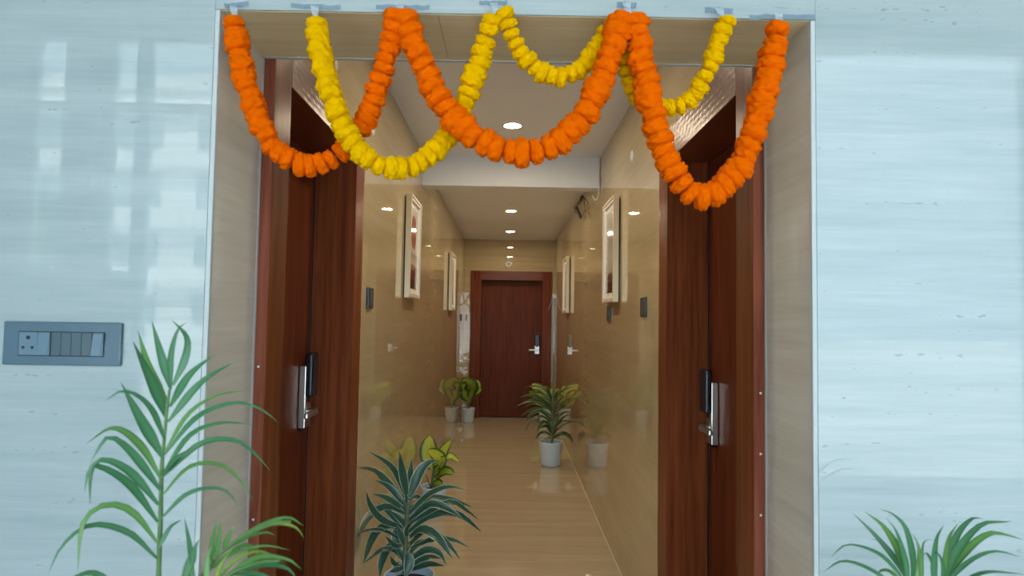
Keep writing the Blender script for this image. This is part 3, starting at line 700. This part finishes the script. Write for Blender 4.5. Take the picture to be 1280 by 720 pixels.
# striped dracaena, front
ZD = (440, 540, 4.0)
yD = 1.72; cD = WY(511.5, 716, yD)
t = thing('potted_dracaena', 'striped dark green dracaena in a white pot near the switch plate by the door', 'potted plant', (cD.x, yD, 0))
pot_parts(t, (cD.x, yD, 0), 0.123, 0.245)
sp = [WY(ZD[0]+a/4, ZD[1]+b/4, yD) for a, b in ((262, 700), (266, 600), (272, 480), (276, 400), (284, 340))]
bm = bmesh.new(); tube(bm, catmull([(cD.x, yD, 0.19)]+sp[0:], 4), 0.011, 8); obj('cane', bm, 'cane', t, True)
rd = random.Random(3)
DL = [([(277, 335), (200, 180), (85, 97)], .036), ([(272, 350), (130, 210), (28, 178)], .046), ([(265, 365), (190, 280), (115, 238)], .036),
      ([(275, 320), (252, 200), (238, 100)], .042), ([(285, 310), (292, 210), (298, 132)], .036), ([(286, 325), (335, 205), (380, 155), (438, 142)], .052),
      ([(262, 390), (180, 335), (100, 308)], .036), ([(258, 480), (150, 440), (92, 370), (72, 300)], .040), ([(245, 470), (190, 405), (125, 350)], .034),
      ([(270, 410), (180, 372), (95, 415), (24, 528)], .044), ([(255, 490), (180, 468), (110, 520), (55, 662)], .048), ([(268, 450), (222, 510), (231, 605)], .050),
      ([(245, 565), (190, 575), (150, 650), (138, 730)], .050), ([(283, 345), (325, 325), (350, 360), (355, 420)], .034),
      ([(280, 410), (380, 315), (480, 275), (572, 293)], .034), ([(280, 415), (370, 338), (480, 335), (608, 378)], .036), ([(285, 440), (390, 362), (480, 385), (562, 438)], .042),
      ([(290, 455), (480, 352), (570, 392), (634, 440)], .034), ([(283, 500), (370, 430), (480, 402), (560, 428), (650, 503)], .042), ([(290, 525), (350, 485), (430, 530), (503, 636)], .048),
      ([(290, 560), (375, 492), (480, 560), (543, 642)], .038), ([(295, 580), (410, 535), (500, 540), (592, 580)], .030), ([(288, 605), (340, 555), (410, 550)], .034),
      ([(285, 640), (370, 590), (440, 608), (472, 668)], .040), ([(285, 670), (380, 628), (445, 632)], .036), ([(290, 690), (380, 662), (462, 670)], .036),
      ([(255, 640), (210, 592), (150, 590), (60, 655)], .030), ([(245, 540), (160, 492), (80, 495), (20, 512)], .026), ([(272, 600), (285, 650), (268, 730)], .052),
      ([(252, 655), (215, 662), (192, 622)], .030), ([(262, 560), (215, 570), (165, 520)], .030), ([(280, 470), (300, 440), (345, 445)], .03), ([(265, 640), (240, 680), (185, 700)], .04)]
for k in range(9):
    b_ = 700-k*42; sx = (-1)**k
    DL.append(([(264+k*1.5, b_), (264+sx*14, b_-45), (262+sx*rd.uniform(40, 75), b_-rd.uniform(80, 120))], .034))
for pl_, wd in DL:
    tipx = pl_[-1][0]; far = abs(tipx-270)/270
    dy = rd.uniform(-.16, .02) if tipx < 260 else rd.uniform(-.14, .16)
    traced_leaf(t, ZD, pl_, yD, dy, wd, 'drac', seg=12)

# dracaena by the opposite wall
ZR = (640, 460, 5.142); cR = WX(0, 0, 1) and None
d = ray(688, 582); cR = CAM+d*(-CZ/d.z); yR = cR.y
t = thing('potted_dracaena', 'bushy green dracaena in a white pot by the grey print wall', 'potted plant', (cR.x, yR, 0))
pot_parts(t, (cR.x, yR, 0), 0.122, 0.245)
bm = bmesh.new(); tube(bm, catmull([(cR.x, yR, 0.19)]+[WY(ZR[0]+a/5.142, ZR[1]+b/5.142, yR) for a, b in ((262, 440), (260, 340), (260, 250), (262, 190))], 4), 0.012, 8); obj('cane', bm, 'cane', t, True)
RL = [[(262, 200), (268, 140), (270, 88)], [(258, 210), (215, 140), (130, 118), (85, 122)], [(262, 215), (320, 150), (390, 120)], [(258, 230), (190, 165), (110, 155)],
      [(258, 250), (170, 190), (110, 175), (45, 190)], [(265, 240), (330, 190), (410, 180)], [(255, 260), (180, 210), (100, 215), (32, 248)], [(258, 275), (150, 225), (75, 258)],
      [(268, 280), (340, 215), (405, 185)], [(265, 300), (340, 240), (400, 185)], [(258, 310), (170, 265), (100, 280), (55, 315)], [(258, 340), (180, 275), (110, 310), (78, 358)],
      [(258, 350), (190, 310), (130, 330), (78, 415)], [(268, 340), (330, 290), (390, 285)], [(268, 390), (330, 320), (400, 290)], [(268, 400), (320, 345), (420, 345)],
      [(255, 390), (210, 345), (180, 370), (160, 425)], [(255, 420), (220, 375), (170, 390)], [(270, 420), (340, 360), (430, 350), (470, 385)],
      [(270, 440), (320, 415), (370, 435), (388, 488)], [(258, 440), (220, 415), (180, 420), (150, 462)], [(270, 450), (330, 425), (395, 470)], [(262, 455), (225, 450), (203, 482)],
      [(262, 230), (240, 160), (215, 110)], [(265, 220), (290, 160), (320, 135)], [(262, 380), (230, 335), (215, 300)], [(266, 380), (295, 330), (300, 280)],
      [(262, 300), (245, 250), (225, 215)], [(266, 300), (290, 250), (330, 215)], [(264, 430), (255, 400), (232, 380)], [(266, 430), (285, 395), (310, 385)]]
for pl_ in RL:
    traced_leaf(t, ZR, pl_, yR, rd.uniform(-.22, .2), rd.uniform(.027, .040), 'drac2', lim=0.645)

# variegated plants with broad yellow-green leaves
def dief(t, c, scale, leaves, zoom=None, y=None):
    pass
ZV = (440, 540, 4.0); d = ray(541.5, 641); cV = CAM+d*(-CZ/d.z); yV = cV.y
t = thing('variegated_plant', 'yellow-green broad-leaved plant in a white pot behind the striped dracaena', 'potted plant', (cV.x, yV, 0), 'broad-leaved variegated plants')
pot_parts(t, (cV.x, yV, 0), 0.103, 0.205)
def stem(t, pts, zoom, y, c, r=0.010):
    bm = bmesh.new(); P = [(c.x, y, 0.17)]+[WY(zoom[0]+a/zoom[2], zoom[1]+b/zoom[2], y) for a, b in pts]
    tube(bm, catmull(P, 4), [r]*(4*(len(P)-1)+1), 8); obj('stem', bm, 'stem', t, True)
stem(t, [(402, 265), (406, 220), (412, 185)], ZV, yV, cV, 0.012); stem(t, [(385, 258), (372, 218)], ZV, yV, cV, 0.005); stem(t, [(415, 262), (428, 225)], ZV, yV, cV, 0.004)
for pl_, wd, dy, m, kz in (([(405, 185), (388, 135), (384, 70), (392, 18)], .105, .06, 'dief', .1), ([(412, 190), (445, 120), (470, 75), (496, 42)], .062, .0, 'dief', .2),
                      ([(412, 195), (440, 140), (410, 110), (378, 92)], .080, -.10, 'dief', .5), ([(412, 190), (440, 150), (468, 128)], .055, -.08, 'dief', .5), ([(414, 190), (440, 150), (490, 120), (536, 150)], .046, .02, 'dief', .6),
                      ([(415, 230), (440, 205), (475, 195), (512, 212)], .062, -.06, 'dief2', .6), ([(408, 265), (428, 255), (450, 262)], .050, -.06, 'dief2', .4), ([(408, 215), (425, 190), (436, 165)], .05, -.04, 'dief2', .3)):
    traced_leaf(t, ZV, pl_, yV, dy, wd, m, 'oval', fold=0.12, seg=12, k=1.0, kz=kz, across=3)
ZF = (460, 460, 7.2); d = ray(585, 527.5); cF = CAM+d*(-CZ/d.z); yF = cF.y
t = thing('variegated_plant', 'yellow-green broad-leaved plant in a white pot at the end door corner, fully in view', 'potted plant', (cF.x, yF, 0), 'broad-leaved variegated plants')
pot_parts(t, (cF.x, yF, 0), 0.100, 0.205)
stem(t, [(905, 370), (910, 310), (925, 240)], ZF, yF, cF, 0.012); stem(t, [(900, 360), (895, 300)], ZF, yF, cF, 0.006)
FLV = (([(920, 260), (900, 180), (885, 130), (905, 85)], .15, -.05, 'dief'), ([(922, 260), (930, 190), (925, 140), (880, 100)], .15, -.10, 'dief2'), ([(925, 240), (960, 190), (985, 150), (975, 105)], .10, 0, 'dief'),
       ([(925, 250), (960, 210), (1000, 190), (1005, 165)], .10, -.05, 'dief'), ([(910, 310), (885, 250), (855, 180), (835, 125)], .15, .03, 'dief2'), ([(905, 290), (880, 240), (850, 200)], .12, -.08, 'dief2'), ([(912, 280), (930, 230), (950, 180)], .08, -.12, 'dief2'))
for pl_, wd, dy, m in FLV: traced_leaf(t, ZF, pl_, yF, dy, wd, m, 'oval', fold=0.12, lim=.668, k=1.0, kz=.25, across=3)
ZG = (640, 460, 5.142); d = ray(681.5, 528); cG = CAM+d*(-CZ/d.z); yG = cG.y
t = thing('variegated_plant', 'yellow-green broad-leaved plant in a white pot hidden behind the bushy dracaena', 'potted plant', (cG.x, yG, 0), 'broad-leaved variegated plants')
pot_parts(t, (cG.x, yG, 0), 0.100, 0.205)
stem(t, [(213, 280), (215, 230), (212, 190)], ZG, yG, cG, 0.012)
for pl_, wd, dy, m in (([(212, 200), (185, 150), (150, 120), (128, 100)], .13, .0, 'dief'), ([(212, 200), (180, 180), (140, 165), (110, 150)], .11, -.05, 'dief2'), ([(214, 195), (218, 150), (216, 112)], .09, .03, 'dief'),
                       ([(216, 200), (245, 170), (262, 130)], .10, .03, 'dief'), ([(214, 240), (180, 220), (150, 200)], .11, -.06, 'dief2'), ([(216, 220), (240, 200), (262, 190)], .1, -.04, 'dief2')):
    traced_leaf(t, ZG, pl_, yG, dy, wd, m, 'oval', fold=0.12, lim=.668, k=1.0, kz=.25, across=3)

# ------------------------------------------------------------------ palms in the lobby, either side of the opening
ZP = (0, 380, 2.1175); yP = -0.36
cP = Vector((-0.55, yP-0.02, 0))
t = thing('potted_palm', 'tall feathery palm standing under the socket plate wall', 'potted plant', (cP.x, cP.y, 0), 'palms flanking the opening')
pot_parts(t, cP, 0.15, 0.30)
def rach(t, pts, zoom, y, dy, base, r0=0.0055, r1=0.0018):
    P = [Vector(base)]+[WY(zoom[0]+a/zoom[2], zoom[1]+b/zoom[2], y+dy*i/max(1, len(pts)-1)) for i, (a, b) in enumerate(pts)]
    P = [P[0], P[0].lerp(P[1], .45), P[0].lerp(P[1], .85)]+P[1:]
    C = catmull(P, 6); bm = bmesh.new(); tube(bm, C, [r0+(r1-r0)*i/(len(C)-1) for i in range(len(C))], 6)
    return obj('frond', bm, 'stem', t, True)
LF = dict(prof='narrow', lim=9, seg=12, name='leaflet', across=1, fold=0.18)
f1 = rach(t, [(420, 720), (425, 560), (428, 440), (437, 330), (447, 240), (452, 222)], ZP, yP, -0.03, (cP.x+0.01, cP.y, 0.24))
P1 = [([(452, 225), (425, 130), (402, 45)], .014), ([(452, 225), (452, 140), (470, 70), (497, 47)], .010), ([(458, 215), (488, 150), (495, 90), (455, 42)], .013),
      ([(445, 268), (395, 170), (365, 70)], .014), ([(440, 300), (405, 215), (375, 150), (352, 100)], .018), ([(437, 362), (405, 285), (365, 243), (320, 231), (278, 258)], .010),
      ([(432, 408), (375, 310), (320, 208)], .018), ([(425, 460), (370, 372), (300, 328), (225, 372)], .013), ([(424, 492), (350, 395), (295, 352), (268, 372), (240, 420)], .014),
      ([(420, 532), (345, 445), (275, 412), (236, 440), (224, 500)], .014), ([(418, 577), (340, 475), (255, 428), (240, 460), (238, 530)], .014),
      ([(417, 632), (350, 550), (280, 532), (220, 580), (205, 712)], .012), ([(416, 674), (340, 605), (240, 585), (165, 640), (126, 718)], .011),
      ([(450, 272), (500, 190), (570, 132)], .013), ([(445, 312), (530, 210), (625, 150)], .013), ([(438, 388), (500, 290), (580, 240), (662, 230)], .009),
      ([(433, 402), (520, 300), (620, 262), (690, 278), (736, 314)], .010), ([(430, 452), (500, 350), (580, 315), (676, 320)], .010), ([(428, 460), (530, 370), (620, 360), (672, 395), (716, 442)], .011),
      ([(425, 512), (500, 432), (580, 425), (635, 465), (670, 522)], .009), ([(422, 572), (500, 500), (590, 490), (640, 545)], .008), ([(420, 647), (450, 592), (482, 570)], .008), ([(430, 452), (470, 405), (512, 380)], .008)]
for i, (pl_, wd) in enumerate(P1):
    traced_leaf(f1, ZP, pl_, yP-0.02, rd.uniform(-.07, .07), wd, ('palm', 'palm', 'palm', 'palm2')[i % 4], **LF)
f2 = rach(t, [(520, 760), (560, 690), (640, 615), (720, 580), (770, 575)], ZP, yP, -0.10, (cP.x+0.03, cP.y, 0.24), 0.004)
for i, (pl_, wd) in enumerate([([(600, 650), (690, 590), (760, 565), (803, 588)], .012), ([(640, 615), (720, 582), (780, 590), (806, 622)], .009), ([(560, 690), (562, 630), (574, 572)], .009), ([(570, 680), (580, 620), (584, 565)], .008),
      ([(590, 655), (605, 615), (622, 585)], .009), ([(560, 700), (640, 640), (680, 650), (706, 672)], .009), ([(550, 710), (620, 660), (700, 640), (770, 652)], .007), ([(640, 620), (700, 605), (730, 612)], .006)]):
    traced_leaf(f2, ZP, pl_, yP-0.03, rd.uniform(-.06, .06), wd, ('palm2', 'palm3')[i % 2] if i < 2 else 'palm2', **LF)
f3 = rach(t, [(530, 790), (600, 720), (680, 685), (740, 680)], ZP, yP-0.05, -0.06, (cP.x+0.04, cP.y-0.02, 0.24), 0.004)
for i, (pl_, wd) in enumerate([([(600, 720), (680, 672), (760, 676), (800, 705)], .011), ([(560, 750), (620, 680), (690, 655), (760, 690)], .008), ([(640, 705), (700, 690), (760, 700), (790, 735)], .010), ([(580, 735), (640, 700), (690, 700)], .009),
      ([(570, 740), (585, 690), (620, 640)], .008), ([(620, 715), (680, 715), (740, 735)], .009), ([(545, 740), (548, 680), (560, 640)], .009)]):
    traced_leaf(f3, ZP, pl_, yP-0.06, rd.uniform(-.05, .05), wd, ('palm2', 'palm3', 'palm')[i % 3], **LF)
f4 = rach(t, [(505, 770), (500, 720), (508, 690)], ZP, yP-0.06, 0, (cP.x+0.02, cP.y-0.03, 0.24), 0.004)
for pl_, wd in (([(500, 800), (500, 700), (520, 630)], .022), ([(508, 700), (502, 640), (488, 565)], .008), ([(508, 700), (515, 650), (530, 620)], .010)):
    traced_leaf(f4, ZP, pl_, yP-0.06, 0.0, wd, 'palm', **LF)
f5 = rach(t, [(330, 780), (290, 735), (240, 716)], ZP, yP-0.02, -0.06, (cP.x-0.03, cP.y, 0.24), 0.004)
for pl_, wd in (([(330, 790), (260, 716), (200, 722), (150, 760)], .011), ([(300, 745), (240, 735), (180, 760)], .010)):
    traced_leaf(f5, ZP, pl_, yP-0.04, 0.0, wd, 'palm', **LF)

ZQ = (980, 560, 4.267); yQ = -0.27; cQ = WY(1160, 740, yQ); cQ = Vector((cQ.x, yQ, 0))
t = thing('potted_palm', 'low spreading palm standing against the wall without a socket plate', 'potted plant', (cQ.x, cQ.y, 0), 'palms flanking the opening')
pot_parts(t, cQ, 0.15, 0.30)
Q1 = [([(650, 760), (640, 660), (500, 480), (365, 345)], .012), ([(650, 740), (640, 610), (540, 430), (428, 338)], .016), ([(660, 740), (650, 620), (600, 450), (543, 373)], .011), ([(680, 740), (690, 600), (650, 430), (575, 350), (508, 328)], .011),
      ([(700, 740), (722, 600), (712, 510), (678, 448)], .010), ([(650, 740), (610, 665), (500, 560), (340, 515), (250, 582)], .008), ([(600, 760), (520, 683), (400, 620), (300, 605), (212, 660)], .008), ([(640, 740), (600, 690), (560, 655), (515, 655), (495, 690)], .008)]
Q2 = [([(800, 760), (800, 600), (815, 480), (852, 413)], .012), ([(850, 760), (860, 620), (880, 480), (932, 398)], .011), ([(855, 760), (870, 630), (920, 470), (1000, 378), (1062, 378)], .015), ([(860, 760), (880, 640), (960, 500), (1060, 405), (1170, 395), (1216, 390)], .014),
      ([(860, 770), (885, 655), (1000, 520), (1100, 455), (1190, 465), (1285, 492)], .014), ([(860, 770), (900, 683), (1010, 590), (1130, 550), (1262, 582)], .009), ([(880, 780), (1000, 690), (1100, 660), (1285, 674)], .008), ([(735, 760), (735, 580), (750, 495), (800, 492)], .007),
      ([(810, 760), (800, 640), (760, 560), (735, 590)], .008), ([(845, 760), (850, 640), (820, 560), (800, 570)], .008)]
for pts, LL in (([(640, 800), (655, 690)], Q1), ([(840, 800), (850, 690)], Q2)):
    f = rach(t, pts, ZQ, yQ, 0, (cQ.x, cQ.y, 0.24), 0.004, 0.003)
    for i, (pl_, wd) in enumerate(LL):
        traced_leaf(f, ZQ, pl_, yQ, rd.uniform(-.06, .06), wd, ('palm', 'palm2', 'palm')[i % 3], **LF)

# ------------------------------------------------------------------ outside the lobby windows: seen only as reflections in the tiles
tag(obj('ground', B(-60, 60, -70, -2.8, -0.4, -0.3), plain('asphalt', (0.30, 0.30, 0.29), 0.9).name and 'lobby'), kind='structure')
M['facade'] = plain('facade', (0.80, 0.79, 0.77), 0.8); M['shade_glass'] = plain('facade_glass', (0.22, 0.26, 0.28), 0.2)
b1 = thing('apartment_building', 'pale apartment block across the street with rows of wide windows', 'building', (-20, -33, -0.3))
obj('wall', B(-36, -9, -38, -31.0, -0.3, 12.8), 'facade', b1)
for k in range(4):
    z = 0.9+3.0*k
    obj('floor_band', B(-36.3, -8.7, -31.0, -30.2, z+1.85, z+2.3), 'facade', b1)
    for x in (-34, -29.5, -25, -20.5, -16.0, -12.5):
        obj('window', B(x, x+2.6, -30.98, -30.9, z, z+1.5), 'shade_glass', b1)
obj('parapet', B(-36.3, -8.7, -38, -30.4, 12.8, 13.5), 'facade', b1)
rt_ = random.Random(11)
tr = thing('street_tree', 'leafy tree in the street outside the lobby windows', 'tree', (-13.5, -16, -0.3))
bm = bmesh.new(); tube(bm, [(-13.5, -16, -0.3), (-13.4, -16, 1.5), (-13.6, -16, 3.2)], [0.16, 0.13, 0.08], 8); obj('trunk', bm, 'cane', tr)
bm = bmesh.new()
for i in range(900):
    a = Vector((rt_.gauss(0, 1), rt_.gauss(0, 1), rt_.gauss(0, 1))).normalized()*rt_.uniform(.5, 1)
    c = Vector((-13.5, -16, 3.3))+Vector((a.x*2.2, a.y*2.0, a.z*1.6)); u_ = Vector((rt_.gauss(0, 1), rt_.gauss(0, 1), rt_.gauss(0, 1))).normalized(); v_ = u_.orthogonal().normalized()
    s = 0.22; bm.faces.new([bm.verts.new(c+u_*s), bm.verts.new(c+v_*s*.5), bm.verts.new(c-u_*s), bm.verts.new(c-v_*s*.5)])
tag(obj('foliage', bm, 'stem', tr), kind='stuff')
